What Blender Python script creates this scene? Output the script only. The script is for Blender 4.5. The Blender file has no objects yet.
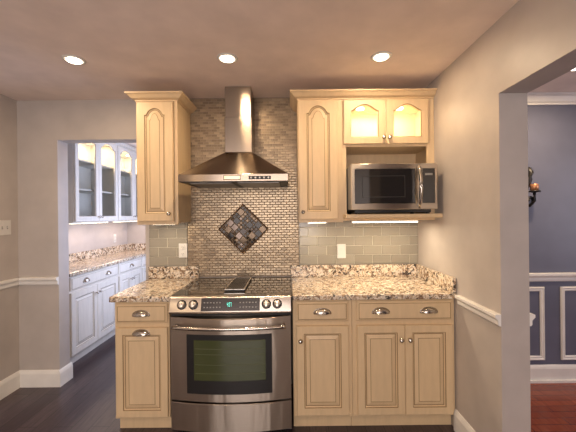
import bpy, bmesh, math, random
from mathutils import Vector
random.seed(7)
PI = math.pi
C = bpy.context.scene.collection
S = bpy.context.scene

# ------------------------------------------------------------ camera
cd = bpy.data.cameras.new('camera')
cam = bpy.data.objects.new('camera', cd); C.objects.link(cam)
cam.location = (0, 0, 1.44); cam.rotation_euler = (PI / 2, 0.0105, 0)
cd.sensor_width = 36; cd.lens = 20.0; cd.shift_x = -0.0017; cd.shift_y = -0.0017
cd.clip_start = 0.05
S.camera = cam
# ------------------------------------------------------------ world, light, exposure
w = bpy.data.worlds.new('world'); S.world = w; w.use_nodes = True
w.node_tree.nodes['Background'].inputs[0].default_value = (.55, .68, 1, 1)
w.node_tree.nodes['Background'].inputs[1].default_value = 0.6
S.view_settings.view_transform = 'Standard'; S.view_settings.look = 'None'
S.view_settings.exposure = 0.0; S.view_settings.gamma = 1.0
S.cycles.max_bounces = 8; S.cycles.diffuse_bounces = 5; S.cycles.glossy_bounces = 5
S.cycles.use_denoising = True; S.cycles.sample_clamp_indirect = 6


def area(name, loc, rot, sx, sy, power, col, spread=PI):
    l = bpy.data.lights.new(name, 'AREA'); l.shape = 'RECTANGLE'; l.size = sx; l.size_y = sy
    l.energy = power; l.color = col; l.spread = spread
    o = bpy.data.objects.new(name, l); C.objects.link(o); o.location = loc; o.rotation_euler = rot
    return o


WARM = (1, .70, .42); SOFT = (1, .80, .60); COOL = (.60, .72, 1.0)
# added fill behind the camera, daylight at the pantry and dining room windows
area('added_fill', (-.5, -2.42, 1.5), (PI / 2, 0, 0), 2.2, 1.5, 78, (1.0, .89, .84))
area('pantry_daylight', (-.98, 3.95, 1.35), (PI / 2, 0, PI / 2), 1.0, 1.5, 28, (.62, .71, 1.0))
area('dining_daylight', (4.36, .9, 1.45), (PI / 2, 0, PI / 2), 1.7, 1.5, 26, (.86, .82, .96))


# ------------------------------------------------------------ materials
def nmat(name, col, rough=.5, metal=0., spec=.5, coat=0.):
    m = bpy.data.materials.new(name); m.use_nodes = True
    b = m.node_tree.nodes['Principled BSDF']
    b.inputs['Base Color'].default_value = (*col, 1); b.inputs['Roughness'].default_value = rough
    b.inputs['Metallic'].default_value = metal; b.inputs['Specular IOR Level'].default_value = spec
    b.inputs['Coat Weight'].default_value = coat
    return m


def nd(m, t, **k):
    n = m.node_tree.nodes.new(t)
    for a, v in k.items():
        setattr(n, a, v)
    return n


def lk(m, a, b):
    m.node_tree.links.new(a, b)


def bsdf(m): return m.node_tree.nodes['Principled BSDF']


def coords(m, scale=(1, 1, 1), rot=(0, 0, 0), kind='Object'):
    t = nd(m, 'ShaderNodeTexCoord'); p = nd(m, 'ShaderNodeMapping')
    p.inputs['Scale'].default_value = scale; p.inputs['Rotation'].default_value = rot
    lk(m, t.outputs[kind], p.inputs[0])
    return p.outputs[0]


def ramp(m, fac, stops, interp='LINEAR'):
    r = nd(m, 'ShaderNodeValToRGB'); r.color_ramp.interpolation = interp
    e = r.color_ramp.elements
    e[0].position, e[0].color = stops[0][0], (*stops[0][1], 1)
    e[1].position, e[1].color = stops[-1][0], (*stops[-1][1], 1)
    for p, c in stops[1:-1]:
        x = e.new(p); x.color = (*c, 1)
    lk(m, fac, r.inputs[0])
    return r.outputs[0]


def noise(m, vec, scale, detail=3, rough=.5, dist=0.):
    n = nd(m, 'ShaderNodeTexNoise'); n.inputs['Scale'].default_value = scale
    n.inputs['Detail'].default_value = detail; n.inputs['Roughness'].default_value = rough
    n.inputs['Distortion'].default_value = dist
    lk(m, vec, n.inputs['Vector'])
    return n.outputs['Fac']


def bump(m, h, strength=.2, dist=.002):
    b = nd(m, 'ShaderNodeBump'); b.inputs['Strength'].default_value = strength
    b.inputs['Distance'].default_value = dist
    lk(m, h, b.inputs['Height']); lk(m, b.outputs[0], bsdf(m).inputs['Normal'])


def mixc(m, fac, a, b, mode='MIX'):
    x = nd(m, 'ShaderNodeMix', data_type='RGBA', blend_type=mode)
    for s, v in ((x.inputs[0], fac), (x.inputs[6], a), (x.inputs[7], b)):
        if hasattr(v, 'is_linked'): lk(m, v, s)
        elif isinstance(v, tuple): s.default_value = (*v, 1)
        else: s.default_value = v
    return x.outputs[2]


def paint(name, col, rough=.6, var=.06, scale=6, spec=.4):
    m = nmat(name, col, rough, spec=spec)
    v = coords(m)
    f = noise(m, v, scale, 4)
    lo = tuple(c * (1 - var) for c in col); hi = tuple(min(1, c * (1 + var)) for c in col)
    lk(m, ramp(m, f, [(.3, lo), (.7, hi)]), bsdf(m).inputs['Base Color'])
    bump(m, noise(m, v, 220, 2), .06, .001)
    return m


M = {}
M['wall'] = paint('greige wall paint', (.47, .425, .39), .42)
M['ceil'] = paint('ceiling paint', (.84, .73, .67), .7)
M['trim'] = paint('white trim paint', (.78, .76, .72), .35)
M['blue'] = paint('slate blue wall paint', (.125, .132, .185), .36, spec=.5)
M['white'] = paint('white plastic', (.66, .64, .60), .35)
M['dark'] = nmat('dark gap', (.012, .011, .010), .6)
M['black'] = nmat('black plastic', (.018, .017, .017), .3)
M['iron'] = paint('black wrought iron', (.02, .018, .017), .38)


def cabinet_paint(name, col, dk):
    m = nmat(name, col, .42, spec=.45)
    v = coords(m, (1, 1, .18))
    f = noise(m, v, 30, 5, .6)
    c = ramp(m, f, [(.25, tuple(x * .90 for x in col)), (.6, col), (.9, tuple(min(1, x * 1.05) for x in col))])
    f2 = noise(m, coords(m), 3, 3)
    c2 = mixc(m, ramp(m, f2, [(.62, (0, 0, 0)), (.8, (.22, .22, .22))]), c, dk)
    lk(m, c2, bsdf(m).inputs['Base Color'])
    bump(m, f, .05, .001)
    return m


M['cream'] = cabinet_paint('cream cabinet paint', (.68, .508, .305), (.42, .30, .15))
M['glaze'] = nmat('brown cabinet glaze', (.26, .165, .075), .5)
M['pcream'] = cabinet_paint('pale cabinet paint', (.72, .68, .62), (.5, .44, .36))
M['pglaze'] = nmat('grey brown glaze', (.30, .25, .19), .5)
M['inside'] = paint('cabinet interior', (.72, .62, .44), .5)
M['pinside'] = paint('pantry cabinet interior', (.58, .56, .50), .5)


def steel(name, col, rough, sc, strength=.12, aniso=0, arot=0.):
    m = nmat(name, col, rough, 1.0)
    v = coords(m, sc)
    f = noise(m, v, 40, 3)
    lk(m, ramp(m, f, [(.3, tuple(c * .93 for c in col)), (.7, col)]), bsdf(m).inputs['Base Color'])
    if strength: bump(m, f, strength, .001)
    if aniso:
        tg = nd(m, 'ShaderNodeTangent'); tg.direction_type = 'RADIAL'; tg.axis = 'Z'
        lk(m, tg.outputs[0], bsdf(m).inputs['Tangent'])
        bsdf(m).inputs['Anisotropic'].default_value = aniso; bsdf(m).inputs['Anisotropic Rotation'].default_value = arot
    return m


M['steel'] = steel('brushed stainless steel', (.56, .50, .43), .30, (.4, .4, 14), 0, .9, .25)
M['steelv'] = steel('vertically brushed stainless steel', (.50, .43, .36), .30, (.4, .4, 14), 0, .9, .25)
m_ = M['steelv']; wv_ = noise(m_, coords(m_, (1, 1, .10)), 9, 2, .5); bump(m_, wv_, .6, .012)
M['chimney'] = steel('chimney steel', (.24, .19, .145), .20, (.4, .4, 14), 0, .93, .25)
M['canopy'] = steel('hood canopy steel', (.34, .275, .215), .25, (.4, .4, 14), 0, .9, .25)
M['chrome'] = steel('satin nickel', (.50, .46, .41), .2, (1, 1, 1), .02)
M['glassblack'] = nmat('black ceramic glass', (.015, .013, .012), .06, spec=.8)
M['screen'] = nmat('dark oven glass', (.055, .066, .024), .10, spec=.8)  # green reflection put into the base colour
M['knob'] = nmat('bright knob steel', (.80, .75, .66), .30, 1.0)
M['rack'] = nmat('oven rack behind glass', (.11, .12, .06), .3)
M['cooktop'] = nmat('ceramic cooktop glass', (.030, .024, .018), .05)
bsdf(M['cooktop']).inputs['IOR'].default_value = 2.3
M['filter'] = steel('mesh filter', (.3, .28, .26), .4, (1, 1, 1), .3)


def glass(name, rough=0.0, col=(1, 1, 1), tr=1.0, alpha_like=.9):
    m = bpy.data.materials.new(name); m.use_nodes = True
    nt = m.node_tree; nt.nodes.clear()
    o = nt.nodes.new('ShaderNodeOutputMaterial'); t = nt.nodes.new('ShaderNodeBsdfTransparent')
    g = nt.nodes.new('ShaderNodeBsdfGlossy'); g.inputs['Roughness'].default_value = .03
    t.inputs[0].default_value = (*[c * alpha_like for c in col], 1)
    x = nt.nodes.new('ShaderNodeMixShader'); f = nt.nodes.new('ShaderNodeLayerWeight'); f.inputs[0].default_value = .25
    mr = nt.nodes.new('ShaderNodeMapRange'); mr.inputs['To Min'].default_value = .0; mr.inputs['To Max'].default_value = .35
    nt.links.new(f.outputs['Fresnel'], mr.inputs[0]); nt.links.new(mr.outputs[0], x.inputs[0]); nt.links.new(t.outputs[0], x.inputs[1]); nt.links.new(g.outputs[0], x.inputs[2])
    nt.links.new(x.outputs[0], o.inputs[0])
    return m


M['glass'] = glass('clear cabinet glass')


def frosted(name):
    m = bpy.data.materials.new(name); m.use_nodes = True
    nt = m.node_tree; nt.nodes.clear()
    o = nt.nodes.new('ShaderNodeOutputMaterial'); t = nt.nodes.new('ShaderNodeBsdfTransparent')
    d = nt.nodes.new('ShaderNodeBsdfTranslucent'); d.inputs[0].default_value = (.95, .9, .8, 1)
    n = nt.nodes.new('ShaderNodeTexNoise'); n.inputs['Scale'].default_value = 40
    r = nt.nodes.new('ShaderNodeMapRange'); r.inputs['To Min'].default_value = .12; r.inputs['To Max'].default_value = .25
    nt.links.new(n.outputs['Fac'], r.inputs[0])
    x = nt.nodes.new('ShaderNodeMixShader')
    nt.links.new(r.outputs[0], x.inputs[0])
    nt.links.new(t.outputs[0], x.inputs[1]); nt.links.new(d.outputs[0], x.inputs[2]); nt.links.new(x.outputs[0], o.inputs[0])
    return m


M['seeded'] = frosted('lightly seeded glass')


def emit(name, col, st):
    m = nmat(name, col, .4)
    bsdf(m).inputs['Emission Color'].default_value = (*col, 1); bsdf(m).inputs['Emission Strength'].default_value = st
    return m


M['lamp'] = emit('lamp glow', (1, .86, .66), 9)
M['bar'] = emit('light bar glow', (1, .88, .68), 5)
M['digits'] = emit('clock digits', (.12, .75, .62), 1.2)
M['winglow'] = emit('daylit window', (.72, .80, 1.0), .35)


def granite(name):
    m = nmat(name, (.5, .4, .3), .16, spec=.6)
    v = coords(m)
    vo = nd(m, 'ShaderNodeTexVoronoi'); vo.inputs['Scale'].default_value = 85
    wv = nd(m, 'ShaderNodeVectorMath', operation='ADD')
    nz = nd(m, 'ShaderNodeTexNoise'); nz.inputs['Scale'].default_value = 22; lk(m, v, nz.inputs['Vector'])
    sc = nd(m, 'ShaderNodeVectorMath', operation='SCALE'); sc.inputs['Scale'].default_value = .06
    lk(m, nz.outputs['Color'], sc.inputs[0]); lk(m, v, wv.inputs[0]); lk(m, sc.outputs[0], wv.inputs[1])
    lk(m, wv.outputs[0], vo.inputs['Vector'])
    sep = nd(m, 'ShaderNodeSeparateColor'); lk(m, vo.outputs['Color'], sep.inputs[0])
    base = ramp(m, sep.outputs[0], [(0, (.68, .57, .43)), (.32, (.52, .39, .26)), (.48, (.76, .66, .52)), (.70, (.42, .29, .18)), (.82, (.34, .31, .28)), (.89, (.80, .72, .60)), (1, (.80, .72, .60))], 'CONSTANT')
    big = noise(m, wv.outputs[0], 27, 4, .6, .8)
    c1 = mixc(m, ramp(m, big, [(.53, (0, 0, 0)), (.58, (.85, .85, .85))]), base, (.20, .115, .065))
    big2 = noise(m, wv.outputs[0], 36, 4, .55, .9)
    c2 = mixc(m, ramp(m, big2, [(.55, (0, 0, 0)), (.60, (.95, .95, .95))]), c1, (.030, .024, .022))
    big3 = noise(m, v, 31, 3, .5)
    c3 = mixc(m, ramp(m, big3, [(.60, (0, 0, 0)), (.66, (.7, .7, .7))]), c2, (.78, .70, .60))
    lk(m, c3, bsdf(m).inputs['Base Color'])
    return m


M['granite'] = granite('speckled granite')


def planks(name, cols, wid, leng, rough, bstr=.3, rotz=0.):
    m = nmat(name, cols[0], rough, spec=.5)
    v = coords(m, (1, 1, 1), (0, 0, PI / 2 + rotz))
    b = nd(m, 'ShaderNodeTexBrick'); b.inputs['Scale'].default_value = 1
    b.inputs['Brick Width'].default_value = leng; b.inputs['Row Height'].default_value = wid
    b.inputs['Mortar Size'].default_value = .0022; b.inputs['Mortar Smooth'].default_value = .3
    b.inputs['Color1'].default_value = (0, 0, 0, 1); b.inputs['Color2'].default_value = (1, 1, 1, 1)
    b.inputs['Mortar'].default_value = (.5, .5, .5, 1); b.offset = .37
    lk(m, v, b.inputs['Vector'])
    g = noise(m, coords(m, (14, 1.1, 1), (0, 0, rotz)), 5, 6, .65, .5)
    s = nd(m, 'ShaderNodeSeparateColor'); lk(m, b.outputs['Color'], s.inputs[0])
    c1 = ramp(m, s.outputs[0], [(0, cols[0]), (1, cols[1])])
    c2 = mixc(m, ramp(m, g, [(.35, (.75, .75, .75)), (.7, (0, 0, 0))]), c1, cols[2])
    c3 = mixc(m, b.outputs['Fac'], c2, tuple(c * .25 for c in cols[2]))
    lk(m, c3, bsdf(m).inputs['Base Color'])
    bump(m, g, bstr, .0015)
    return m


M['floor'] = planks('dark stained plank floor', [(.055, .037, .042), (.110, .076, .080), (.028, .018, .022)], .125, 1.1, .33)
M['cherry'] = planks('cherry plank floor', [(.24, .050, .018), (.36, .085, .030), (.13, .024, .009)], .07, .8, .20, .2, PI / 2)
TILES = [nmat('glass tile %d' % i, c, .18, spec=.6) for i, c in enumerate([(.285, .26, .21), (.30, .275, .222), (.27, .247, .20), (.29, .266, .218)])]
for t_ in TILES: t_.name = 'olive grey glass tile'
M['grout'] = paint('pale grout', (.62, .57, .47), .8)
MOS = [steel('metal mosaic', c, r, (1, 1, 1), .02) for c, r in [((.345, .27, .185), .36), ((.30, .235, .162), .34), ((.40, .315, .215), .37), ((.255, .20, .14), .33)]]
for m_ in MOS: bsdf(m_).inputs['Metallic'].default_value = .92
M['mgrout'] = paint('tan mosaic grout', (.33, .255, .185), .85)
M['dgrout'] = paint('dark grout', (.20, .15, .10), .85)
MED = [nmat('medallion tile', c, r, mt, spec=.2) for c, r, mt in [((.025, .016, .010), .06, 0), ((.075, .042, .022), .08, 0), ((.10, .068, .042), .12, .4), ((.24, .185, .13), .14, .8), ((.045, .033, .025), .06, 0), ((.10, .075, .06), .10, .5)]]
M['medborder'] = steel('bronze pencil border', (.26, .17, .11), .3, (1, 1, 1), .05)
M['brass'] = nmat('copper candle cup', (.62, .30, .16), .35, .6)
M['badge'] = nmat('brass badge', (.85, .62, .36), .3, .8)
M['grille'] = nmat('dark cast grille', (.03, .028, .026), .45, .3)
M['under'] = nmat('satin grey panel', (.25, .24, .22), .5)


# ------------------------------------------------------------ mesh helpers
class MB:
    def __init__(s): s.v = []; s.f = []; s.m = []; s.sm = []

    def face(s, idx, m=0, sm=False): s.f.append(idx); s.m.append(m); s.sm.append(sm)

    def box(s, x0, x1, y0, y1, z0, z1, m=0):
        b = len(s.v)
        s.v += [(x0, y0, z0), (x1, y0, z0), (x1, y1, z0), (x0, y1, z0), (x0, y0, z1), (x1, y0, z1), (x1, y1, z1), (x0, y1, z1)]
        for q in ((3, 2, 1, 0), (4, 5, 6, 7), (0, 1, 5, 4), (1, 2, 6, 5), (2, 3, 7, 6), (3, 0, 4, 7)):
            s.face([b + i for i in q], m)
        return s

    def hexa(s, p, m=0):
        b = len(s.v); s.v += [tuple(q) for q in p]
        for q in ((3, 2, 1, 0), (4, 5, 6, 7), (0, 1, 5, 4), (1, 2, 6, 5), (2, 3, 7, 6), (3, 0, 4, 7)):
            s.face([b + i for i in q], m)
        return s

    def loops(s, loops, mats=None, closed=True, cap0=False, cap1=False, sm=False):
        b = len(s.v); n = len(loops[0])
        for L in loops: s.v += [tuple(p) for p in L]
        for k in range(len(loops) - 1):
            mm = mats[k] if mats else 0
            for i in range(n if closed else n - 1):
                j = (i + 1) % n
                s.face([b + k * n + i, b + k * n + j, b + (k + 1) * n + j, b + (k + 1) * n + i], mm, sm)
        if cap0: s.face([b + i for i in range(n)][::-1], mats[0] if mats else 0)
        if cap1: s.face([b + (len(loops) - 1) * n + i for i in range(n)], mats[-1] if mats else 0)
        return s

    def cyl(s, c, r, h, axis='z', n=24, r2=None, m=0, sm=True):
        return s.lathe(c, [(r, 0), (r if r2 is None else r2, h)], axis, n, m, sm)

    def lathe(s, c, prof, axis='z', n=24, m=0, sm=True):
        L = []
        for r, h in prof:
            row = []
            for i in range(n):
                a = 2 * PI * i / n; u, v_ = r * math.cos(a), r * math.sin(a)
                if axis == 'z': row.append((c[0] + u, c[1] + v_, c[2] + h))
                elif axis == 'y': row.append((c[0] + u, c[1] - h, c[2] + v_))   # grows towards -y
                else: row.append((c[0] + h, c[1] + u, c[2] + v_))
            L.append(row)
        return s.loops(L, [m] * len(L), True, True, True, sm)

    def tube(s, pts, r, n=10, m=0, flat=1.0):
        pts = [Vector(p) for p in pts]; L = []
        up = Vector((0, 0, 1))
        for i, p in enumerate(pts):
            t = (pts[min(i + 1, len(pts) - 1)] - pts[max(i - 1, 0)]).normalized()
            a = t.cross(up)
            if a.length < .05: a = t.cross(Vector((0, 1, 0)))
            a.normalize(); b_ = a.cross(t).normalized()
            rr = r[i] if isinstance(r, (list, tuple)) else r
            L.append([tuple(p + a * rr * math.cos(2 * PI * k / n) + b_ * rr * flat * math.sin(2 * PI * k / n)) for k in range(n)])
        return s.loops(L, [m] * len(L), True, True, True, True)

    def prism(s, prof, x0, x1, m=0):
        """profile in (y,z) swept along x"""
        return s.loops([[(x0, y, z) for y, z in prof], [(x1, y, z) for y, z in prof]], [m, m], True, True, True)

    def prism_y(s, prof, y0, y1, m=0):
        """profile in (x,z) swept along y"""
        return s.loops([[(x, y0, z) for x, z in prof], [(x, y1, z) for x, z in prof]], [m, m], True, True, True)

    def build(s, name, mats, parent=None, bevel=0., seg=2, loc=(0, 0, 0), rot=None):
        me = bpy.data.meshes.new(name); me.from_pydata(s.v, [], s.f)
        mats = mats if isinstance(mats, (list, tuple)) else [mats]
        for q in mats: me.materials.append(q)
        for p, i, sm in zip(me.polygons, s.m, s.sm):
            p.material_index = min(i, len(mats) - 1); p.use_smooth = sm
        bm = bmesh.new(); bm.from_mesh(me); bmesh.ops.recalc_face_normals(bm, faces=bm.faces[:]); bm.to_mesh(me); bm.free()
        o = bpy.data.objects.new(name, me); C.objects.link(o); o.location = loc
        if rot: o.rotation_euler = rot
        if parent: o.parent = parent
        if bevel:
            b = o.modifiers.new('bevel', 'BEVEL'); b.width = bevel; b.segments = seg; b.limit_method = 'ANGLE'; b.angle_limit = .6
            b.harden_normals = False
        return o


def tag(o, label, cat, group=None):
    o['label'] = label; o['category'] = cat
    if group: o['group'] = group
    return o


def thing(name, label, cat, loc=(0, 0, 0), rz=0, group=None):
    o = bpy.data.objects.new(name, None); C.objects.link(o); o.empty_display_size = .1
    o.location = loc; o.rotation_euler = (0, 0, rz)
    return tag(o, label, cat, group)


def struct(o):
    o['kind'] = 'structure'; return o


# ------------------------------------------------------------ the room
XL, XR, YB, YF, H = -2.312, 1.095, 2.73, -2.5, 2.44
XD0, XD1 = 1.243, 4.4         # dining room
PX0, PX1, PY0, PY1 = -2.56, -.95, 2.858, 5.06   # pantry
struct(MB().box(XL - .3, XR + .07, YF - .1, PY1 + .1, -.06, 0).build('floor', M['floor']))
struct(MB().box(XR + .07, XD1 + .1, YF - .1, YB + .12, -.06, 0).build('floor_dining', M['cherry']))
struct(MB().box(PX0 - .14, XD0, YF - .1, PY1 + .14, H, H + .06).build('ceiling', M['ceil']))
struct(MB().box(XD0, XD1 + .1, YF - .1, YB + .14, H, H + .06).build('ceiling_dining', M['ceil']))
struct(MB().box(XL - .12, XL, YF - .1, YB + .0, 0, H).build('wall_left', M['wall']))
b = MB()
b.box(XL - .12, -1.970, YB, PY0, 0, H); b.box(-1.226, XD0, YB, PY0, 0, H); b.box(-1.970, -1.226, YB, PY0, 2.10, H)
struct(b.build('wall_back', M['wall']))
b = MB()
b.box(XR, XD0, 1.66, YB, 0, H); b.box(XR, XD0, YF, .15, 0, H); b.box(XR, XD0, .15, 1.66, 2.06, H)
struct(b.build('wall_right', M['wall']))
# front wall with an opening for the added window
b = MB()
b.box(XL - .12, -1.7, YF - .1, YF, 0, H); b.box(.7, XD0, YF - .1, YF, 0, H); b.box(-1.7, .7, YF - .1, YF, 0, .7); b.box(-1.7, .7, YF - .1, YF, 2.3, H)
struct(b.build('wall_front', M['wall']))
b = MB()
for x0, x1, z0, z1 in ((-1.78, -1.7, .62, 2.38), (.7, .78, .62, 2.38), (-1.7, .7, .62, .7), (-1.7, .7, 2.3, 2.38), (-.53, -.47, .7, 2.3), (-1.7, .7, 1.47, 1.51)):
    b.box(x0, x1, YF - .05, YF + .02, z0, z1)
wf = struct(b.build('window_added', M['trim'])); MB().box(-1.7, .7, YF - .035, YF - .03, .7, 2.3).build('window_pane', M['winglow'], wf)  # unseen window, added to carry the fill light
# pantry
struct(MB().box(PX0 - .12, PX0, PY0, PY1 + .12, 0, H).build('wall_pantry_left', M['wall']))
struct(MB().box(PX0, PX1 + .1, PY1, PY1 + .12, 0, H).build('wall_pantry_back', M['wall']))
b = MB()
b.box(PX1, PX1 + .1, PY0, 3.35, 0, H); b.box(PX1, PX1 + .1, 4.55, PY1, 0, H); b.box(PX1, PX1 + .1, 3.35, 4.55, 0, .55); b.box(PX1, PX1 + .1, 3.35, 4.55, 2.15, H)
struct(b.build('wall_pantry_right', M['wall']))
b = MB()
for y0, y1, z0, z1 in ((3.28, 3.35, .48, 2.22), (4.55, 4.62, .48, 2.22), (3.35, 4.55, .48, .55), (3.35, 4.55, 2.15, 2.22), (3.93, 3.97, .55, 2.15)):
    b.box(PX1 - .02, PX1 + .05, y0, y1, z0, z1)
wf = struct(b.build('window_2', M['trim'])); MB().box(PX1 + .03, PX1 + .035, 3.35, 4.55, .55, 2.15).build('window_pane', M['winglow'], wf)
# dining walls
struct(MB().box(XD0, XD1 + .1, YB, YB + .12, 0, H).build('wall_dining_back', M['blue']))
b = MB()
b.box(XD1, XD1 + .1, YF, 0, 0, H); b.box(XD1, XD1 + .1, 1.8, YB, 0, H); b.box(XD1, XD1 + .1, 0, 1.8, 0, .6); b.box(XD1, XD1 + .1, 0, 1.8, 2.2, H)
struct(b.build('wall_dining_right', M['blue']))
b = MB()
for y0, y1, z0, z1 in ((-.07, 0, .53, 2.27), (1.8, 1.87, .53, 2.27), (0, 1.8, .53, .6), (0, 1.8, 2.2, 2.27), (.88, .92, .6, 2.2)):
    b.box(XD1 - .02, XD1 + .05, y0, y1, z0, z1)
wf = struct(b.build('window_3', M['trim'])); MB().box(XD1 + .03, XD1 + .035, 0, 1.8, .6, 2.2).build('window_pane', M['winglow'], wf)
struct(MB().box(XD0, XD1 + .1, YF - .1, YF, 0, H).build('wall_dining_front', M['blue']))

# baseboards (profile: depth d from wall, z)
def base_prof(h=.142, d=.016): return [(0, 0), (d, 0), (d, h - .03), (d * .7, h - .012), (d * .35, h), (0, h)]
def rail_prof(z0, z1):
    h = z1 - z0
    return [(0, z0), (.008, z0), (.014, z0 + h * .12), (.014, z0 + h * .45), (.022, z0 + h * .6), (.030, z0 + h * .72), (.030, z0 + h * .95), (.022, z1), (0, z1)]


def run_back(b, prof, x0, x1, y): b.loops([[(x0, y - d, z) for d, z in prof], [(x1, y - d, z) for d, z in prof]], None, True, True, True)
def run_left(b, prof, y0, y1, x): b.loops([[(x + d, y0, z) for d, z in prof], [(x + d, y1, z) for d, z in prof]], None, True, True, True)
def run_right(b, prof, y0, y1, x): b.loops([[(x - d, y0, z) for d, z in prof], [(x - d, y1, z) for d, z in prof]], None, True, True, True)


b = MB(); run_left(b, base_prof(), YF, YB, XL); struct(b.build('baseboard_left', M['trim']))
b = MB(); run_back(b, base_prof(), XL, -1.970, YB); run_left(b, base_prof(), YB - .016, PY0 + .016, -1.970); struct(b.build('baseboard_back', M['trim']))
b = MB(); run_right(b, base_prof(), 1.66, 2.125, XR); struct(b.build('baseboard_right', M['trim']))
b = MB(); run_left(b, rail_prof(.868, .934), YF, YB, XL); struct(b.build('trim_1', M['trim']))
b = MB(); run_back(b, rail_prof(.868, .934), XL, -1.970, YB); struct(b.build('trim_2', M['trim']))
b = MB(); run_right(b, rail_prof(.850, .912), 1.66, 2.066, XR); struct(b.build('trim_3', M['trim']))
b = MB(); run_left(b, rail_prof(.850, .912), 1.66, YB, XD0); struct(b.build('trim_4', M['trim']))
b = MB(); run_back(b, rail_prof(.852, .925), XD0, XD1, YB); struct(b.build('trim_5', M['trim']))
b = MB(); run_back(b, base_prof(.142, .018), XD0, XD1, YB); b.box(XD0, XD1, YB - .034, YB - .018, 0, .02); struct(b.build('baseboard_dining', M['trim']))
cp = [(0, H - .085), (.012, H - .085), (.014, H - .072), (.028, H - .062), (.05, H - .025), (.066, H - .014), (.066, H - .001), (0, H - .001)]
b = MB(); run_back(b, cp, XD0, XD1, YB); struct(b.build('trim_6', M['trim']))
# wall panel mouldings in the dining room
def moulding(b, x0, x1, z0, z1, y, wd=.036):
    L = []
    for ins, d in ((0, 0), (0, .010), (.008, .016), (.018, .010), (.028, .012), (wd, .006), (wd, 0)):
        L.append([(x0 + ins, y - d, z0 + ins), (x1 - ins, y - d, z0 + ins), (x1 - ins, y - d, z1 - ins), (x0 + ins, y - d, z1 - ins)])
    b.loops(L)


b = MB()
for x0, x1 in ((1.40, 2.165), (2.305, 3.05), (3.19, 3.95)): moulding(b, x0, x1, .183, .805, YB)
struct(b.build('trim_7', M['trim']))


# ------------------------------------------------------------ cabinet doors
def arch(t):
    a = abs(t)
    return (1 - (a / .80) ** 2.0) ** .7 if a < .80 else 0.0


def soft(t): return max(0, math.cos(t * PI / 2 * 1.05)) ** 1.25


def door_loop(wd, h, ins, fw, ftop, rise, y, N, fn=arch, ox=0, oz=0):
    x0, x1 = fw + ins, wd - fw - ins; zb = fw + ins; zt = h - ftop - rise - ins
    bot, top = [], []
    for i in range(N):
        t = -1 + 2 * i / (N - 1); x = x0 + (x1 - x0) * i / (N - 1)
        bot.append((ox + x, y, oz + zb)); top.append((ox + x, y, oz + zt + (rise * fn(t) if rise else 0)))
    return bot + top[::-1]


def outer_loop(wd, h, e, y, inner, N, ox=0, oz=0):
    pts = []
    for i, p in enumerate(inner):
        x = p[0] - ox
        if i % N == 0: x = e if i < N else wd - e
        elif i % N == N - 1: x = wd - e if i < N else e
        pts.append((ox + x, y, oz + (e if i < N else h - e)))
    return pts


def make_door(parent, x, z, wd, h, y=0, mats=None, fw=.055, ftop=None, rise=0., kind='panel', t=.020, name='door', fn=arch):
    """front face towards -y at y-t; origin is bottom left. returns the door object"""
    ftop = fw if ftop is None else ftop
    N = 25 if rise else 4
    b = MB(); L = lambda i, yy: door_loop(wd, h, i, fw, ftop, rise, yy, N, fn)
    in0 = L(0, -t)
    O = lambda e, yy: outer_loop(wd, h, e, yy, in0, N)
    if kind == 'panel':
        loops = [O(0, 0), O(0, -t + .004), O(.004, -t), in0, L(.004, -t + .005), L(.010, -t + .010), L(.015, -t + .010), L(.038, -t + .0025), L(.0415, -t + .0015)]
        ms = [0, 0, 0, 1, 0, 1, 0, 1]
        b.loops(loops, ms)
        base = len(b.v) - 2 * N
        for i in range(N - 1): b.face([base + i, base + i + 1, base + 2 * N - 2 - i, base + 2 * N - 1 - i], 0)
        # back
        for i in range(N - 1): b.face([i, 2 * N - 1 - i, 2 * N - 2 - i, i + 1], 0)
        o = b.build(name, mats, parent, loc=(x, y, z))
    else:
        loops = [O(0, 0), O(0, -t + .004), O(.004, -t), in0, L(.004, -t + .005), L(.006, -t + .012), L(.006, 0), O(0, 0)]
        b.loops(loops, [0, 0, 0, 1, 0, 0, 0])
        o = b.build(name, mats, parent, loc=(x, y, z))
        g = MB(); g.v += door_loop(wd, h, .0065, fw, ftop, rise, -t + .010, N, fn)
        for bs in (0,):
            for i in range(N - 1): g.face([bs + i, bs + i + 1, bs + 2 * N - 2 - i, bs + 2 * N - 1 - i], 0)
        g.build('glass_pane', M['seeded'] if kind == 'seeded' else M['glass'], o)
    return o


def make_drawer(parent, x, z, wd, h, y, mats, t=.020):
    b = MB()
    def R(i, yy): return [(i, yy, i), (wd - i, yy, i), (wd - i, yy, h - i), (i, yy, h - i)]
    b.loops([R(0, 0), R(0, -t + .008), R(.004, -t + .006), R(.013, -t + .001), R(.0165, -t + .0015), R(.018, -t)], [0, 0, 0, 1, 0], True, True, True)
    return b.build('drawer', mats, parent, loc=(x, y, z))


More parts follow.
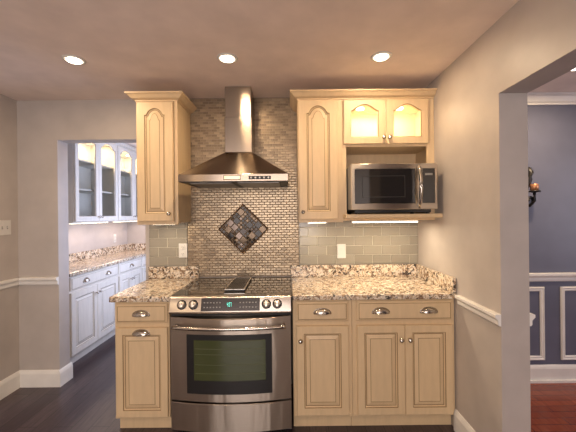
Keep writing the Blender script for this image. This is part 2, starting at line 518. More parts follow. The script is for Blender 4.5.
def cup_pull(parent, cx, cz, y, wd=.108, h=.031, d=.026):
    """bin pull: a half dome, open below, on a thin flange"""
    b = MB(); n, k = 16, 8; L = []
    for j in range(k + 1):
        ph = PI / 2 * j / k
        L.append([(cx + wd / 2 * math.cos(PI * i / n) * math.cos(ph * .92), y - .003 - d * math.sin(ph), cz - h * .42 + h * math.sin(PI * i / n) * math.cos(ph * .92)) for i in range(n + 1)])
    b.loops(L, None, False, sm=True)
    for sx in (-1, 1): b.lathe((cx + sx * wd * .47, y, cz - h * .38), [(.009, 0), (.009, .003), (.005, .006), (.0, .007)], 'y', 10)
    rim = [(cx + (wd / 2 + .004) * math.cos(PI * i / n), y - .002, cz - h * .42 + (h + .003) * math.sin(PI * i / n)) for i in range(n + 1)]
    b.tube(rim, .0022, 6)
    b.tube([(cx + wd * .46 * math.cos(PI * i / n), y - .004 - d * math.sin(PI * i / n), cz - h * .42) for i in range(n + 1)], .002, 6)
    o = b.build('handle', M['chrome'], parent); so = o.modifiers.new('s', 'SOLIDIFY'); so.thickness = .0015
    o['label'] = 'satin nickel cup pull'
    return o


def knob(parent, cx, cz, y):
    b = MB().lathe((cx, y, cz), [(.008, 0), (.008, .002), (.0045, .005), (.0045, .013), (.010, .016), (.0145, .021), (.0145, .025), (.010, .030), (.0, .031)], 'y', 16)
    o = b.build('knob', M['chrome'], parent); o['label'] = 'satin nickel round knob'
    return o


def carcass(parent, wd, dep, z0, z1, mat, inner, shelves=(), back=True, name='body', openfront=True, th=.018, stiles=None, ff=True, rails=None, lw=.03, rw=.03, top=.03, bot=.03):
    """front of face frame at y=0, body runs to +y"""
    b = MB(); f = .02
    b.box(0, th, f, dep, z0, z1); b.box(wd - th, wd, f, dep, z0, z1); b.box(th, wd - th, f, dep, z0, z0 + th); b.box(th, wd - th, f, dep, z1 - th, z1)
    b.box(th, wd - th, dep - .008, dep, z0 + th, z1 - th, 1)
    b.box(0, lw, 0, f, z0, z1); b.box(wd - rw, wd, 0, f, z0, z1); b.box(lw, wd - rw, 0, f, z0, z0 + bot); b.box(lw, wd - rw, 0, f, z1 - top, z1)
    for x in (stiles or []): b.box(x - .02, x + .02, 0, f, z0 + bot, z1 - top)
    for z, h in (rails or []): b.box(lw, wd - rw, 0, f, z - h / 2, z + h / 2)
    # lining in interior colour
    e = .0006
    b.box(th, th + e, f, dep - .008, z0 + th, z1 - th, 1); b.box(wd - th - e, wd - th, f, dep - .008, z0 + th, z1 - th, 1)
    o = b.build(name, [mat, inner], parent)
    for z in shelves:
        MB().box(th + .001, wd - th - .001, f + .01, dep - .009, z - .009, z + .009).build('shelf', inner, parent)
    return o


CR = [M['cream'], M['glaze']]; PC = [M['pcream'], M['pglaze']]


def base_body(parent, wd, dep, mat, x_sides=(0, 0), toe=.05):
    b = MB()
    b.box(0, wd, .0, dep, .10, .874); b.box(0, wd, toe, dep, .0, .10)
    b.box(.0, wd, -.004, .0, .10, .118)
    return b.build('body', mat, parent, .0015)


# ------------------------------------------------------------ kitchen base cabinets
YC = 2.13
t = thing('base_cabinet', 'narrow cream base cabinet with two cup pulls left of the range', 'cabinet', (-1.165, YC, 0), 0, 'kitchen base cabinets')
W = .362
base_body(t, W, .597, M['cream'])
d = make_drawer(t, .012, .735, W - .020, .126, 0, CR); cup_pull(d, (W - .02) / 2, .066, -.020)
d = make_door(t, .012, .113, W - .020, .592, 0, CR, .046); cup_pull(d, (W - .02) / 2, .592 - .030, -.020)

t = thing('base_cabinet', 'cream base cabinet with one door and one drawer right of the range', 'cabinet', (.018, YC, 0), 0, 'kitchen base cabinets')
W = .392
base_body(t, W, .597, M['cream'])
d = make_drawer(t, .022, .735, W - .046, .130, 0, CR); cup_pull(d, (W - .046) / 2, .068, -.020)
d = make_door(t, .022, .113, W - .046, .592, 0, CR, .050); knob(d, .027, .592 - .092, -.020)

t = thing('base_cabinet', 'wide cream base cabinet with two doors beside the right wall', 'cabinet', (.4115, YC, 0), 0, 'kitchen base cabinets')
W = .680
base_body(t, W, .597, M['cream'])
d = make_drawer(t, .030, .735, .632, .130, 0, CR); cup_pull(d, .158, .068, -.020); cup_pull(d, .474, .068, -.020)
for x0, kx in ((.030, .313 - .026), (.347, .026)):
    d = make_door(t, x0, .113, .315, .592, 0, CR, .048); knob(d, kx, .592 - .092, -.020)


# ------------------------------------------------------------ countertops
def slab(b, x0, x1, y0, y1, z0, z1):
    """slab with an eased front edge"""
    e = .009
    prof = [(y0, z0 + e), (y0 + e * .3, z0 + e * .3), (y0 + e, z0), (y1, z0), (y1, z1), (y0 + e, z1), (y0 + e * .3, z1 - e * .3), (y0, z1 - e)]
    b.prism(prof, x0, x1)


t = thing('countertop', 'short speckled granite worktop left of the range', 'countertop', (-1.187, 2.10, .876), 0, 'granite worktops')
b = MB(); slab(b, 0, .400, 0, .617, 0, .038); b.build('slab', M['granite'], t)
o = MB().box(-.003, .420, .597, .617, .039, .139).build('backsplash', M['granite'], t, .002)
t = thing('countertop', 'long speckled granite worktop right of the range', 'countertop', (.018, 2.10, .876), 0, 'granite worktops')
b = MB(); slab(b, 0, 1.074, 0, .617, 0, .038); b.build('slab', M['granite'], t)
MB().box(-.010, 1.054, .597, .617, .039, .139).build('backsplash', M['granite'], t, .002)
MB().box(1.0545, 1.074, .0, .617, .0385, .139).build('side_splash', M['granite'], t, .002)


# ------------------------------------------------------------ tile backsplashes
def brick_tiles(x0, x1, z0, z1, tw, th, gap, yf, thick, mats, b, jitter=0., hole=None, seed=1):
    rnd = random.Random(seed); r = 0; z = z0
    while z < z1 - .002:
        zt = min(z + th - gap, z1); off = (tw / 2 if r % 2 else 0); x = x0 - off
        while x < x1 - .002:
            a, c = max(x, x0), min(x + tw - gap, x1)
            if c - a > .004:
                ok = True
                if hole:
                    cx, cz = (a + c) / 2, (z + zt) / 2
                    if abs(cx - hole[0]) + abs(cz - hole[1]) < hole[2]: ok = False
                if ok:
                    m = rnd.randrange(mats); e = min(.0022, (zt - z) * .2); j = [rnd.uniform(-jitter, jitter) for _ in range(4)]
                    P = lambda i, y, jj=(0, 0, 0, 0): [(a + i, y + jj[0], z + i), (c - i, y + jj[1], z + i), (c - i, y + jj[2], zt - i), (a + i, y + jj[3], zt - i)]
                    tlt = [j[0] + j[1], -j[0] + j[1], -j[0] - j[1], j[0] - j[1]]
                    b.loops([P(0, yf), P(0, yf - thick * .6), P(e, yf - thick, tlt)], [m, m, m], True, False, True)
            x += tw
        z += th; r += 1


for x0, x1, lab, sd in ((-1.190, -.866, 'olive grey glass subway tiles left of the hood wall', 3), (.086, XR, 'olive grey glass subway tiles under the microwave and right cabinets', 4)):
    t = thing('tile_backsplash', lab, 'backsplash', (0, 0, 0), 0, 'subway tile backsplashes')
    b = MB(); brick_tiles(x0, x1 - .001, 1.019, 1.45, .156, .079, .0035, YB - .004, .006, 4, b, .00015, seed=sd); b.build('tiles', TILES, t)
    MB().box(x0, x1 - .001, YB - .006, YB - .001, 1.017, 1.455).build('grout', M['grout'], t)
t = thing('mosaic_backsplash', 'metallic brick mosaic wall behind the range and hood up to the ceiling', 'backsplash')
MX0, MX1 = -.864, .083
b = MB(); brick_tiles(MX0, MX1, .93, H - .001, .047, .0215, .0032, YB - .0035, .006, 4, b, .00007, (-.389, 1.325, .199)); b.build('tiles', MOS, t)
MB().box(MX0, MX1, YB - .0065, YB - .001, .92, H - .001).build('grout', M['mgrout'], t)

# medallion, a square on its corner
t = thing('tile_medallion', 'dark glass mosaic diamond set in the metallic tile above the range', 'tile medallion', (-.389, YB - .0105, 1.325))
hs = .148
b = MB(); rnd = random.Random(12)
n = 11; u = 2 * (hs - .006) / n; occ = [[0] * n for _ in range(n)]
for i in range(n):
    for j in range(n):
        if occ[i][j]: continue
        s_ = 2 if (rnd.random() < .30 and i < n - 1 and j < n - 1 and not (occ[i + 1][j] or occ[i][j + 1] or occ[i + 1][j + 1])) else 1
        for p in range(s_):
            for q in range(s_): occ[i + p][j + q] = 1
        a0, c0 = -hs + .006 + i * u, -hs + .006 + j * u; a1, c1 = a0 + s_ * u - .0035, c0 + s_ * u - .0035
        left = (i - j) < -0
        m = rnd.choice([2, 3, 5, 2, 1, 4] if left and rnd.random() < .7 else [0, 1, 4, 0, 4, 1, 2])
        k = math.sqrt(.5); jt = rnd.uniform(-.0006, .0006); j2 = rnd.uniform(-.0006, .0006)
        R = lambda p, q, y: ((p - q) * k, y, (p + q) * k)
        e = .002
        b.loops([[R(a0, c0, 0), R(a1, c0, 0), R(a1, c1, 0), R(a0, c1, 0)],
                 [R(a0 + e, c0 + e, -.005 + jt), R(a1 - e, c0 + e, -.005 + j2), R(a1 - e, c1 - e, -.005 - jt), R(a0 + e, c1 - e, -.005 - j2)]], [m, m], True, False, True)
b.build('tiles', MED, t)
k = math.sqrt(2); g = MB()
g.loops([[(0, .0, -hs * k), (hs * k, .0, 0), (0, .0, hs * k), (-hs * k, .0, 0)], [(0, -.002, -hs * k), (hs * k, -.002, 0), (0, -.002, hs * k), (-hs * k, -.002, 0)]], None, True, True, True)
g.build('grout', M['dgrout'], t)
b = MB()
def dm(r, y): return [(0, y, -r), (r, y, 0), (0, y, r), (-r, y, 0)]
r0 = hs * k
b.loops([dm(r0 + .006, 0), dm(r0 + .006, -.006), dm(r0 + .001, -.008), dm(r0 - .006, -.005), dm(r0 - .006, 0)]); b.build('border', M['medborder'], t)

# ------------------------------------------------------------ upper cabinets
YU = 2.40
def crown(b, x0, x1, y0, y1, z0, z1, left, right, pr=.058):
    prof = [(0, z0), (.006, z0), (.006, z0 + .008), (.016, z0 + .012), (.028, z0 + .018), (pr - .014, z1 - .018), (pr - .006, z1 - .012), (pr, z1 - .010), (pr, z1)]
    L = []
    for d, z in prof:
        L.append([(x0 - (d if left else 0), y1, z), (x0 - (d if left else 0), y0 - d, z), (x1 + (d if right else 0), y0 - d, z), (x1 + (d if right else 0), y1, z)])
    b.loops(L, None, True, True, True)


ZB, ZT = 1.392, 2.302
DEP = YB - YU - .012
t = thing('upper_cabinet', 'tall cream upper cabinet with arched door left of the hood', 'cabinet', (-1.138, YU, 0), 0, 'cream upper cabinets')
W = .308
carcass(t, W, DEP, ZB, ZT, M['cream'], M['inside'], lw=.02, rw=.03)
d = make_door(t, .010, ZB + .012, W - .040, ZT - ZB - .022, -.0005, CR, .058, .046, .050); knob(d, W - .040 - .026, .055, -.020)
MB().box(W - .028, W - .022, -.0012, .0, ZB, ZT).build('glaze_line', M['glaze'], t)
b = MB(); crown(b, -.0, W, 0, DEP, ZT + .0005, 2.357, True, True); b.build('crown_moulding', M['cream'], t)
MB().box(0, W, -.002, .02, ZB - .014, ZB).build('light_rail', M['cream'], t, .001)

t = thing('upper_cabinet', 'tall cream upper cabinet with arched solid door right of the hood', 'cabinet', (.0735, YU, 0), 0, 'cream upper cabinets')
W = .3315
carcass(t, W, DEP, ZB, ZT, M['cream'], M['inside'], lw=.012, rw=.045)
d = make_door(t, .006, ZB + .014, .288, ZT - ZB - .024, -.0005, CR, .058, .040, .055); knob(d, .026, .055, -.020)
MB().box(0, W, -.002, .02, ZB - .010, ZB).build('light_rail', M['cream'], t, .001)

# glass door cabinet with the microwave niche
t = thing('upper_cabinet', 'cream upper cabinet with two lit glass doors over an open niche', 'cabinet', (.4055, YU, 0), 0, 'cream upper cabinets')
W = XR - .001 - .4055
ZN = 1.945
b = MB()
b.box(0, .018, .02, DEP, ZB, ZT); b.box(W - .018, W, .02, DEP, ZB, ZT); b.box(.018, W - .018, .02, DEP, ZT - .018, ZT)
b.box(.018, W - .018, .02, DEP, ZN, ZN + .014); b.box(.018, W - .018, DEP - .008, DEP, ZN + .014, ZT - .018, 1); b.box(.018, W - .018, DEP - .008, DEP, ZB, ZN, 0)
b.box(0, .028, 0, .02, ZB, ZT); b.box(W - .055, W, 0, .02, ZB, ZT); b.box(.028, W - .055, 0, .02, ZT - .018, ZT); b.box(.028, W - .055, 0, .02, ZN, ZN + .022)
b.box(.018, .0186, .02, DEP - .008, ZN + .014, ZT - .018, 1); b.box(W - .0186, W - .018, .02, DEP - .008, ZN + .014, ZT - .018, 1)
b.box(.0186, W - .0186, .02, DEP - .008, ZN + .014, ZN + .0146, 1)
b.build('body', [M['cream'], M['inside']], t)
dz = ZN + .018
for x0, kx in ((.008, .314 - .02), (.326, .020)):
    d = make_door(t, x0, dz, .314, ZT - dz - .010, -.0005, CR, .052, .032, .048, 'seeded', fn=soft); knob(d, kx, .045, -.020)
MB().box(.0, W, -.125, DEP, 1.412, 1.440).build('shelf', M['cream'], t, .003)
MB().box(.0, W, -.004, .012, 1.3925, 1.4115).build('light_rail', M['cream'], t, .001)
for x in (.17, .48):
    MB().lathe((x, .15, ZT - .0185), [(.03, 0), (.03, -.01), (.024, -.012)], 'z', 20).build('puck_light', M['lamp'], t)
l = bpy.data.lights.new('cabinet_puck', 'AREA'); l.shape = 'RECTANGLE'; l.size = .5; l.size_y = .12; l.energy = 4.2; l.color = (1, .76, .46)
o = bpy.data.objects.new('cabinet_puck_light', l); C.objects.link(o); o.location = (.73, YU + .15, ZT - .034)

b = MB(); crown(b, .0735, XR - .001, YU, YU + DEP, ZT + .0005, 2.357, True, False); o = b.build('crown_moulding', M['cream'])
tag(o, 'cream crown moulding along the top of the right upper cabinets', 'moulding')


# under cabinet lights
def light_bar(x0, x1, y, z, lab, power):
    t = thing('light_bar', lab, 'light', ((x0 + x1) / 2, y, z), 0, 'under cabinet light bars')
    w2 = (x1 - x0) / 2
    MB().box(-w2, w2, -.02, .02, -.008, 0).build('housing', M['white'], t, .002)
    MB().box(-w2 + .006, w2 - .006, -.018, .018, -.016, -.0085).build('diffuser', M['bar'], t)
    for s in (-1, 1): MB().box(s * w2 - .005, s * w2 + .005, -.022, .022, -.02, 0).build('end_cap', M['chrome'], t)
    l = bpy.data.lights.new('bar', 'AREA'); l.shape = 'RECTANGLE'; l.size = (x1 - x0) * .95; l.size_y = .03; l.energy = power; l.color = (1, .80, .56)
    o = bpy.data.objects.new('bar_light', l); C.objects.link(o); o.location = (0, 0, -.0205); o.parent = t


light_bar(-1.06, -.88, 2.50, ZB - .001, 'short lit light bar under the cabinet left of the hood', 1.3)
light_bar(.15, .29, 2.50, ZB - .001, 'short lit light bar under the solid-door cabinet right of the hood', 1.4)
light_bar(.47, .97, 2.418, 1.392, 'long lit light bar under the microwave shelf', 4)


# ------------------------------------------------------------ microwave
t = thing('microwave', 'stainless steel microwave with dark glass door in the cabinet niche', 'microwave', (.440, 2.245, 1.4405))
mw, mh = .604, .322; z0 = .032
MB().box(.004, mw - .004, .0305, .38, z0, z0 + mh - .004).build('body', M['under'], t, .004)
MB().box(.03, mw - .03, .04, .37, .010, z0 - .0005).build('base_shade', M['black'], t)  # black block in place of the shadow below the microwave
for x in (.05, mw - .05):
    for y in (.05, .34): MB().cyl((x, y, 0), .014, .0095, 'z', 12).build('foot', M['black'], t)
dw = .478
b = MB()
def RR(x0, x1, za, zb, y): return [(x0, y, za), (x1, y, za), (x1, y, zb), (x0, y, zb)]
za, zb = z0, z0 + mh
b.loops([RR(0, dw, za, zb, .03), RR(0, dw, za, zb, .003), RR(.003, dw - .003, za + .003, zb - .003, 0), RR(.022, dw - .030, za + .040, zb - .036, 0), RR(.024, dw - .032, za + .042, zb - .038, .004), ], [0, 0, 0, 0, 0], True, True, True)
d = b.build('door', M['steel'], t)
MB().box(.0245, dw - .0325, .0015, .0035, za + .0425, zb - .0385).build('door_glass', M['glassblack'], d)
b = MB(); b.loops([RR(.075, dw - .10, za + .085, zb - .085, .001), RR(.079, dw - .104, za + .089, zb - .089, .001)]); b.build('window_outline', M['grille'], d)
hp = []
for i in range(15):
    s = i / 14; hp.append((dw - .008 , -.006 - .042 * math.sin(PI * s) ** .6, za + .02 + (mh - .045) * s))
MB().tube(hp, .0125, 12, flat=1.3).build('handle', M['chrome'], d)
b = MB(); b.loops([RR(dw + .004, mw, za, zb, .03), RR(dw + .004, mw, za, zb, .003), RR(dw + .006, mw - .003, za + .003, zb - .003, 0), RR(dw + .020, mw - .016, za + .040, zb - .036, 0), RR(dw + .022, mw - .018, za + .042, zb - .038, .003)], None, True, True, True)
cpn = b.build('control_panel', M['steel'], t)
MB().box(dw + .0225, mw - .0185, .0008, .0025, za + .0425, zb - .0385).build('keypad', M['glassblack'], cpn)
MB().box(dw + .040, mw - .034, .0000, .0006, zb - .085, zb - .070).build('display', M['under'], cpn)

# ------------------------------------------------------------ range hood
HC = -.385
t = thing('range_hood', 'stainless steel chimney range hood against the mosaic wall', 'range hood', (HC, YB - .0105, 1.68))
hw = .382; hd = .50
b = MB()
cb = [(-hw, 0), (-hw, -hd), (hw, -hd), (hw, 0)]
L = [[(x, y, 0) for x, y in cb], [(x, y, .048) for x, y in cb]]
k0 = [(-.104, 0), (-.104, -.25), (.104, -.25), (.104, 0)]
for s in [i / 8 for i in range(1, 9)]:
    sz = .048 + (.200) * (s ** 1.0)
    f = s ** 1.0 
    L.append([(a[0] * (1 - f) + c[0] * f, a[1] * (1 - f) + c[1] * f, sz + .0 * math.sin(PI * s)) for a, c in zip(cb, k0)])
b.loops(L, None, True, False, True); b.build('canopy', M['canopy'], t, .002)
b = MB(); b.box(-hw + .004, hw - .004, -hd + .004, -.004, -.003, .006); b.build('underside', M['grille'], t)
for sx in (-1, 1): MB().box(sx * .17 - .15, sx * .17 + .15, -hd + .06, -.08, -.010, -.0035).build('filter', M['filter'], t, .002)
MB().box(-.104, .104, -.25, -.001, .2485, .52).build('chimney', M['chimney'], t, .002)
MB().box(-.100, .100, -.246, -.001, .5205, H - 1.68 - .002).build('upper_chimney', M['chimney'], t, .002)
MB().box(-.062, .048, -hd - .0025, -hd - .0002, .012, .036).build('badge', M['badge'], t, .001)
MB().box(-.066, .052, -hd - .0012, -hd - .0001, .008, .040).build('badge_frame', M['black'], t)
for i in range(5):
    MB().lathe((.125 + i * .030, -hd - .0002, .022), [(.006, 0), (.006, .003), (.004, .004)], 'y', 14).build('button', M['trim'], t)
MB().box(.108, .262, -hd - .0006, -hd - .0001, .010, .034).build('button_strip', M['grille'], t)
for sx in (-.22, .22): MB().cyl((sx, -hd + .035, -.0065), .022, .003, 'z', 16).build('hood_lamp', M['under'], t)

# ------------------------------------------------------------ range
t = thing('range', 'stainless steel slide-in electric range with double knobs and oven window', 'range', (-.383, 0, 0))
rw = .386; YR = 2.055
MB().box(-rw, rw, YR + .045, 2.69, .035, .905).build('body', M['under'], t, .003)
b = MB(); b.box(-.3975, .3975, 2.1, 2.695, .9055, .918)
ct = b.build('cooktop', M['cooktop'], t, .002)
for cx, cy, r in ((-.24, 2.28, .085), (-.24, 2.52, .11), (.24, 2.28, .11), (.24, 2.52, .08)):
    b = MB()
    b.loops([[(cx + q * math.cos(a * PI / 24), cy + q * math.sin(a * PI / 24), .9183) for a in range(48)] for q in (r, r + .003)])
    b.build('burner_ring', M['under'], ct)
b = MB(); b.box(-.067, .073, 2.20, 2.62, .9185, .930); v = b.build('downdraft_vent', M['grille'], t, .002)
b = MB()
for i in range(9): b.box(-.053 + i * .0135, -.046 + i * .0135, 2.225, 2.40, .9301, .933); b.box(-.053 + i * .0135, -.046 + i * .0135, 2.42, 2.60, .9301, .933)
b.build('louvers', M['black'], v)
b = MB(); b.box(-.067, -.058, 2.20, 2.62, .9305, .934); b.box(.064, .073, 2.20, 2.62, .9305, .934); b.box(-.058, .064, 2.20, 2.212, .9305, .934); b.box(-.058, .064, 2.61, 2.62, .9305, .934)
b.build('vent_frame', M['chrome'], v)
# control panel, tilted back
pz0, pz1 = .815, .9175
prof = [(YR - .012, pz0), (YR - .018, pz0 + .012), (YR + .012, pz1 - .006), (YR + .02, pz1), (2.10, pz1), (2.10, pz0)]
b = MB(); b.prism(prof, -rw - .004, rw + .004); cpn = b.build('control_panel', M['steel'], t, .0015)
sl = math.atan2(.030, pz1 - .006 - pz0 - .012)
def on_panel(px, s, off=0):   # s=0..1 up the slope
    y = YR - .018 + .030 * s; z = pz0 + .012 + (pz1 - .018 - pz0) * s
    return Vector((px, y - off * math.cos(sl), z + off * math.sin(sl)))
def panel_box(x0, x1, s0, s1, o0, o1, b):
    P = [on_panel(x0, s0, o0), on_panel(x1, s0, o0), on_panel(x1, s1, o0), on_panel(x0, s1, o0), on_panel(x0, s0, o1), on_panel(x1, s0, o1), on_panel(x1, s1, o1), on_panel(x0, s1, o1)]
    b.hexa(P)
b = MB(); panel_box(-.186, .190, .06, .96, .0003, .003, b); ds = b.build('display', M['glassblack'], cpn)
b = MB()
for r_ in range(2):
    for c_ in range(6):
        for sgn in (-1, 1):
            xx = sgn * (.065 + c_ * .02) + .0
            panel_box(xx - .005, xx + .005, .28 + r_ * .32, .36 + r_ * .32, .0032, .0036, b)
b.build('button_legends', M['under'], ds)['kind'] = 'stuff'
b = MB()
def seg7(x, code):
    w_, = (.006,)
    segs = {'a': (0, w_, .62, .655), 'g': (0, w_, .49, .525), 'd': (0, w_, .36, .395), 'f': (0, .0015, .50, .65), 'b': (w_ - .0015, w_, .50, .65), 'e': (0, .0015, .36, .51), 'c': (w_ - .0015, w_, .36, .51)}
    for k_ in code: a = segs[k_]; panel_box(x + a[0], x + a[1], a[2], a[3], .0034, .0040, b)
seg7(-.020, 'fgbc'); seg7(-.008, 'abcdef'); seg7(.002, 'abc'); panel_box(-.0112, -.0100, .44, .47, .0034, .004, b); panel_box(-.0112, -.0100, .55, .58, .0034, .004, b)
b.build('clock_digits', M['digits'], ds)
for kx in (-.310, -.236, .232, .302):
    b = MB(); c0 = on_panel(0, .52, .0005)
    b.lathe((0, 0, 0), [(.0225, 0), (.0225, .004), (.0215, .006), (.020, .022), (.018, .026), (0, .026)], 'y', 28)
    b.box(-.0035, .0035, -.029, -.026, -.017, .017, 0)
    o = b.build('knob', M['knob'], cpn, loc=(kx, c0.y, c0.z), rot=(-sl, 0, 0))
    MB().lathe((0, 0, 0), [(.0305, 0), (.0305, .0028), (.0228, .0036)], 'y', 28).build('knob_ring', M['black'], o)
# oven door: bowed
def bow(x, amt): return amt * (1 - (x / rw) ** 2)
def bowed(b, x0, x1, z0, z1, yf, th, amt, n=28, ez=0., m=0, tb=0.):
    L = []
    for i in range(n + 1):
        x = x0 + (x1 - x0) * i / n; y = yf - bow(x, amt)
        zz1 = z1 - tb * (1 - (x / rw) ** 2)
        L.append([(x, y + .003, z0), (x, y, z0 + .003), (x, y, zz1 - .003), (x, y + .003, zz1), (x, yf + th, zz1), (x, yf + th, z0)])
    b.loops(L, [m] * len(L), True, True, True, False)
AM = .042
b = MB(); bowed(b, -rw, rw, .262, .796, YR, .044, AM, tb=.010); dr = b.build('oven_door', M['steelv'], t)
b = MB(); bowed(b, -.276, .266, .312, .690, YR - .0022, .002, AM); b.build('window_frame', M['black'], dr)
b = MB(); bowed(b, -.228, .226, .398, .655, YR - .0042, .0015, AM); o = b.build('oven_glass', M['screen'], dr); o['label'] = 'dark oven glass with a painted green reflection'
for z in (.60, .565, .50, .445):
    b = MB(); bowed(b, -.222, .220, z, z + .0022, YR - .0052, .0005, AM); b.build('rack', M['rack'], dr)
hp = [(-.355 + .71 * i / 20, YR - .050 - bow(-.355 + .71 * i / 20, AM), .742) for i in range(21)]
b = MB(); b.tube(hp, .0115, 14, flat=1.0)
for s in (-1, 1): b.tube([(s * .340, YR - .006, .742), (s * .340, YR - .054, .742)], .010, 12)
b.build('handle', M['chrome'], dr)
b = MB(); bowed(b, -rw, rw, .07, .250, YR, .044, AM); b.build('drawer', M['steelv'], t)
for za, zb in ((.2505, .2615), (.797, .813)): MB().box(-rw + .003, rw - .003, YR + .012, YR + .044, za, zb).build('gap_shade', M['dark'], t)  # dark blocks standing in for the shade inside the gaps
for x in (-.33, .33):
    for y in (2.14, 2.62): MB().cyl((x, y, 0), .018, .0345, 'z', 12).build('foot', M['black'], t)

# ------------------------------------------------------------ outlets and switches
def plate(lab, cat, loc, rz, gang, kind, group=None, name='wall_outlet'):
    t = thing(name, lab, cat, loc, rz, group)
    w_ = .036 + .023 * (gang - 1)
    MB().box(-w_, w_, -.006, 0, -.06, .06).build('cover_plate', M['white'], t, .002)
    for g_ in range(gang):
        cx = (g_ - (gang - 1) / 2) * .046
        if kind == 'outlet':
            for s in (-1, 1):
                o = MB().box(cx - .017, cx + .017, -.009, -.0062, s * .026 - .019, s * .026 + .019).build('socket', M['white'], t, .002)
                b = MB(); b.box(cx - .008, cx - .006, -.0095, -.0091, s * .026 - .005, s * .026 + .006); b.box(cx + .006, cx + .008, -.0095, -.0091, s * .026 - .005, s * .026 + .006); b.cyl((cx, -.0091, s * .026 - .011), .003, .0005, 'y', 8)
                b.build('slots', M['black'], o)
        elif kind == 'rocker':
            b = MB(); b.hexa([(cx - .016, -.0062, -.033), (cx + .016, -.0062, -.033), (cx + .016, -.0062, .033), (cx - .016, -.0062, .033), (cx - .016, -.008, -.033), (cx + .016, -.008, -.033), (cx + .016, -.012, .033), (cx - .016, -.012, .033)]); b.build('rocker', M['white'], t, .001)
        else:
            MB().box(cx - .005, cx + .005, -.0075, -.0062, -.012, .012).build('toggle_slot', M['under'], t)
            MB().hexa([(cx - .004, -.0076, -.004), (cx + .004, -.0076, -.004), (cx + .004, -.0076, .008), (cx - .004, -.0076, .008), (cx - .003, -.018, .004), (cx + .003, -.018, .004), (cx + .003, -.018, .010), (cx - .003, -.018, .010)]).build('toggle', M['white'], t)
    return t


plate('white double outlet on the olive tiles left of the mosaic wall', 'outlet', (-.902, YB - .0105, 1.148), 0, 1, 'outlet')
plate('white rocker switch on the olive tiles right of the mosaic wall', 'light switch', (.4425, YB - .0105, 1.129), 0, 1, 'rocker', name='light_switch')
plate('white double toggle switch plate on the left wall', 'light switch', (XL + .0005, 2.595, 1.362), PI / 2, 2, 'toggle', name='light_switch')
plate('white outlet on the pantry wall above the far granite counter', 'outlet', (PX0 + .0005, 4.69, 1.125), PI / 2, 1, 'outlet')

# ------------------------------------------------------------ ceiling lights
def downlight(x, y, lab, power, group='recessed ceiling lights'):
    t = thing('ceiling_light', lab, 'ceiling light', (x, y, H), 0, group)
    b = MB(); b.lathe((0, 0, 0), [(.046, -.0005), (.047, -.006), (.064, -.004), (.066, -.0005)], 'z', 36); b.build('trim_ring', M['white'], t)
    MB().lathe((0, 0, -.0062), [(.0455, 0), (.042, -.004), (.0, -.006)], 'z', 36).build('diffuser', M['lamp'], t)
    l = bpy.data.lights.new('can', 'AREA'); l.shape = 'DISK'; l.size = .085; l.energy = power; l.color = (1, .74, .47); l.spread = PI
    o = bpy.data.objects.new('can_light', l); C.objects.link(o); o.location = (0, 0, -.016); o.parent = t


KP = 7.5
downlight(-1.353, 2.03, 'lit recessed ceiling light nearest the left wall', KP)
downlight(-.381, 2.03, 'lit recessed ceiling light in front of the hood', KP)
downlight(.596, 2.03, 'lit recessed ceiling light in front of the right upper cabinets', KP)
downlight(1.992, 2.20, 'lit recessed ceiling light in the blue dining room', 18, None)
for x, y in ((-1.353, -.2), (.3, -.2)):
    downlight(x, y, 'recessed ceiling light behind the camera', KP)

# ------------------------------------------------------------ pantry cabinets (faces look towards +x)
XB = -2.095
def pantry_base(y0, wd, lab, doors, pulls):
    t = thing('base_cabinet', lab, 'cabinet', (XB, y0, 0), PI / 2, 'pantry base cabinets')
    base_body(t, wd, XB - PX0 - .003, M['pcream'])
    d = make_drawer(t, .02, .735, wd - .04, .128, 0, PC)
    for p in pulls: cup_pull(d, p, .068, -.020, .09, .032)
    dwid = (wd - .04 - .004) / doors if doors > 1 else wd - .04
    for i in range(doors):
        d = make_door(t, .02 + i * (dwid + .004), .113, dwid, .600, 0, PC, .058)
        knob(d, dwid - .026 if i == 0 else .026, .52, -.020)


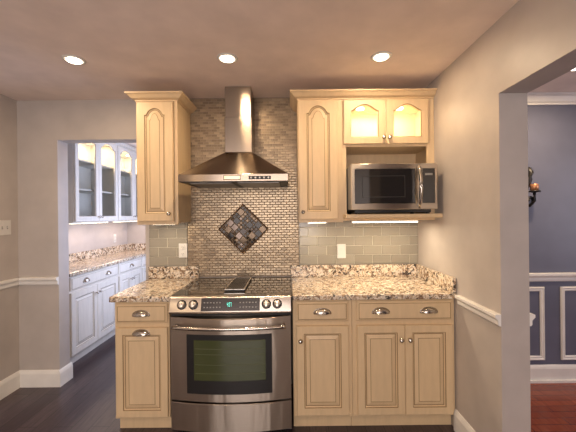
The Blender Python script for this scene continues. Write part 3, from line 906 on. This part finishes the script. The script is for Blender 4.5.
pantry_base(3.02, .87, 'pale base cabinet nearest the doorway in the pantry', 2, (.22, .62))
pantry_base(3.891, .62, 'pale middle base cabinet of the pantry with drawer', 2, (.29,))
pantry_base(4.512, .545, 'pale base cabinet in the far corner of the pantry', 1, (.25,))
t = thing('countertop', 'long speckled granite worktop in the pantry', 'countertop', (XB + .035, 3.0, .876), PI / 2, 'granite worktops')
b = MB(); slab(b, 0, PY1 - 3.0 - .002, 0, XB + .035 - PX0 - .002, 0, .038); b.build('slab', M['granite'], t)
MB().box(0, PY1 - 3.0 - .023, XB + .035 - PX0 - .022, XB + .035 - PX0 - .002, .0385, .139).build('backsplash', M['granite'], t, .002)
MB().box(PY1 - 3.0 - .022, PY1 - 3.0 - .002, 0, XB + .035 - PX0 - .002, .0385, .139).build('side_splash', M['granite'], t, .002)
XU = -2.23
def pantry_upper(y0, wd, lab):
    t = thing('upper_cabinet', lab, 'cabinet', (XU, y0, 0), PI / 2, 'pantry glass cabinets')
    dp = XU - PX0 - .003; zb, zt = 1.385, 2.375
    carcass(t, wd, dp, zb, zt, M['pcream'], M['pinside'], (1.745, 2.065), lw=.02, rw=.02, top=.02, bot=.02, stiles=[wd / 2])
    dwid = (wd - .016 - .004) / 2
    for i in range(2):
        d = make_door(t, .008 + i * (dwid + .004), zb + .008, dwid, zt - zb - .016, -.0005, PC, .055, .034, .055, 'glass')
        knob(d, dwid - .024 if i == 0 else .024, .05, -.020)
    b = MB(); crown(b, 0, wd, 0, dp, zt + .0005, zt + .05, False, False, .04); b.build('crown_moulding', M['pcream'], t)
    l = bpy.data.lights.new('puck', 'AREA'); l.shape = 'RECTANGLE'; l.size = wd * .75; l.size_y = .1; l.energy = 7; l.color = (1, .78, .50)
    o = bpy.data.objects.new('cabinet_puck_light', l); C.objects.link(o); o.location = (wd / 2, .16, zt - .03); o.parent = t
    for x in (wd * .25, wd * .75): MB().lathe((x, .16, zt - .0185), [(.03, 0), (.03, -.008), (.024, -.009)], 'z', 16).build('puck_light', M['lamp'], t)


pantry_upper(3.31, .84, 'pale glass-door cabinet over the pantry counter, nearer one')
pantry_upper(4.152, .84, 'pale glass-door cabinet over the pantry counter, farther one')
for y0, y1, lab in ((3.4, 4.1, 'under the nearer pantry glass cabinet'), (4.25, 4.95, 'under the farther pantry glass cabinet')):
    t = thing('light_bar', 'slim lit light bar ' + lab, 'light', (XU - .10, (y0 + y1) / 2, 1.3845), PI / 2, 'under cabinet light bars')
    w2 = (y1 - y0) / 2
    MB().box(-w2, w2, -.02, .02, -.012, 0).build('housing', M['white'], t, .002); MB().box(-w2 + .01, w2 - .01, -.016, .016, -.016, -.0125).build('diffuser', M['bar'], t)
    l = bpy.data.lights.new('bar', 'AREA'); l.shape = 'RECTANGLE'; l.size = .65; l.size_y = .03; l.energy = 2.4; l.color = (1, .74, .58)
    o = bpy.data.objects.new('bar_light', l); C.objects.link(o); o.location = (0, 0, -.018); o.parent = t

# ------------------------------------------------------------ wall sconce in the dining room
t = thing('wall_sconce', 'black wrought iron candle sconce on the blue dining wall', 'sconce', (1.968, YB - .001, 1.485))
b = MB(); b.box(-.028, .028, -.012, 0, .0, .315)
b.lathe((0, -.001, .29), [(.034, 0), (.034, .012), (.02, .016)], 'y', 20); b.lathe((0, -.001, .03), [(.034, 0), (.034, .012), (.02, .016)], 'y', 20)
b.build('back_plate', M['iron'], t, .003)
b = MB()
sp = []
for i in range(26):
    a = i / 25 * 2.1 * PI; r = .046 * (1 - .55 * i / 25); sp.append((.040 + r * math.cos(a + PI), -.03 - .05 * i / 25, .052 + r * math.sin(a + PI)))
b.tube(sp, .0125, 8)
b.tube([(.03, -.012, .02), (.05, -.05, .010), (.066, -.08, .05), (.062, -.085, .12)], .011, 8)
b.build('scroll_arm', M['iron'], t)
b = MB(); b.tube([(.018, -.02, .318), (.040, -.045, .310), (.046, -.060, .285), (.040, -.062, .23), (.028, -.055, .18), (.022, -.03, .12)], [.018, .030, .027, .022, .017, .013], 10)
b.build('top_scroll', M['iron'], t)
MB().lathe((.062, -.085, .120), [(.012, 0), (.040, .004), (.044, .016), (.040, .016), (.01, .010)], 'z', 24).build('drip_pan', M['iron'], t)
MB().lathe((.062, -.085, .137), [(.030, 0), (.030, .05), (.026, .053), (.0, .051)], 'z', 24).build('candle', M['brass'], t)
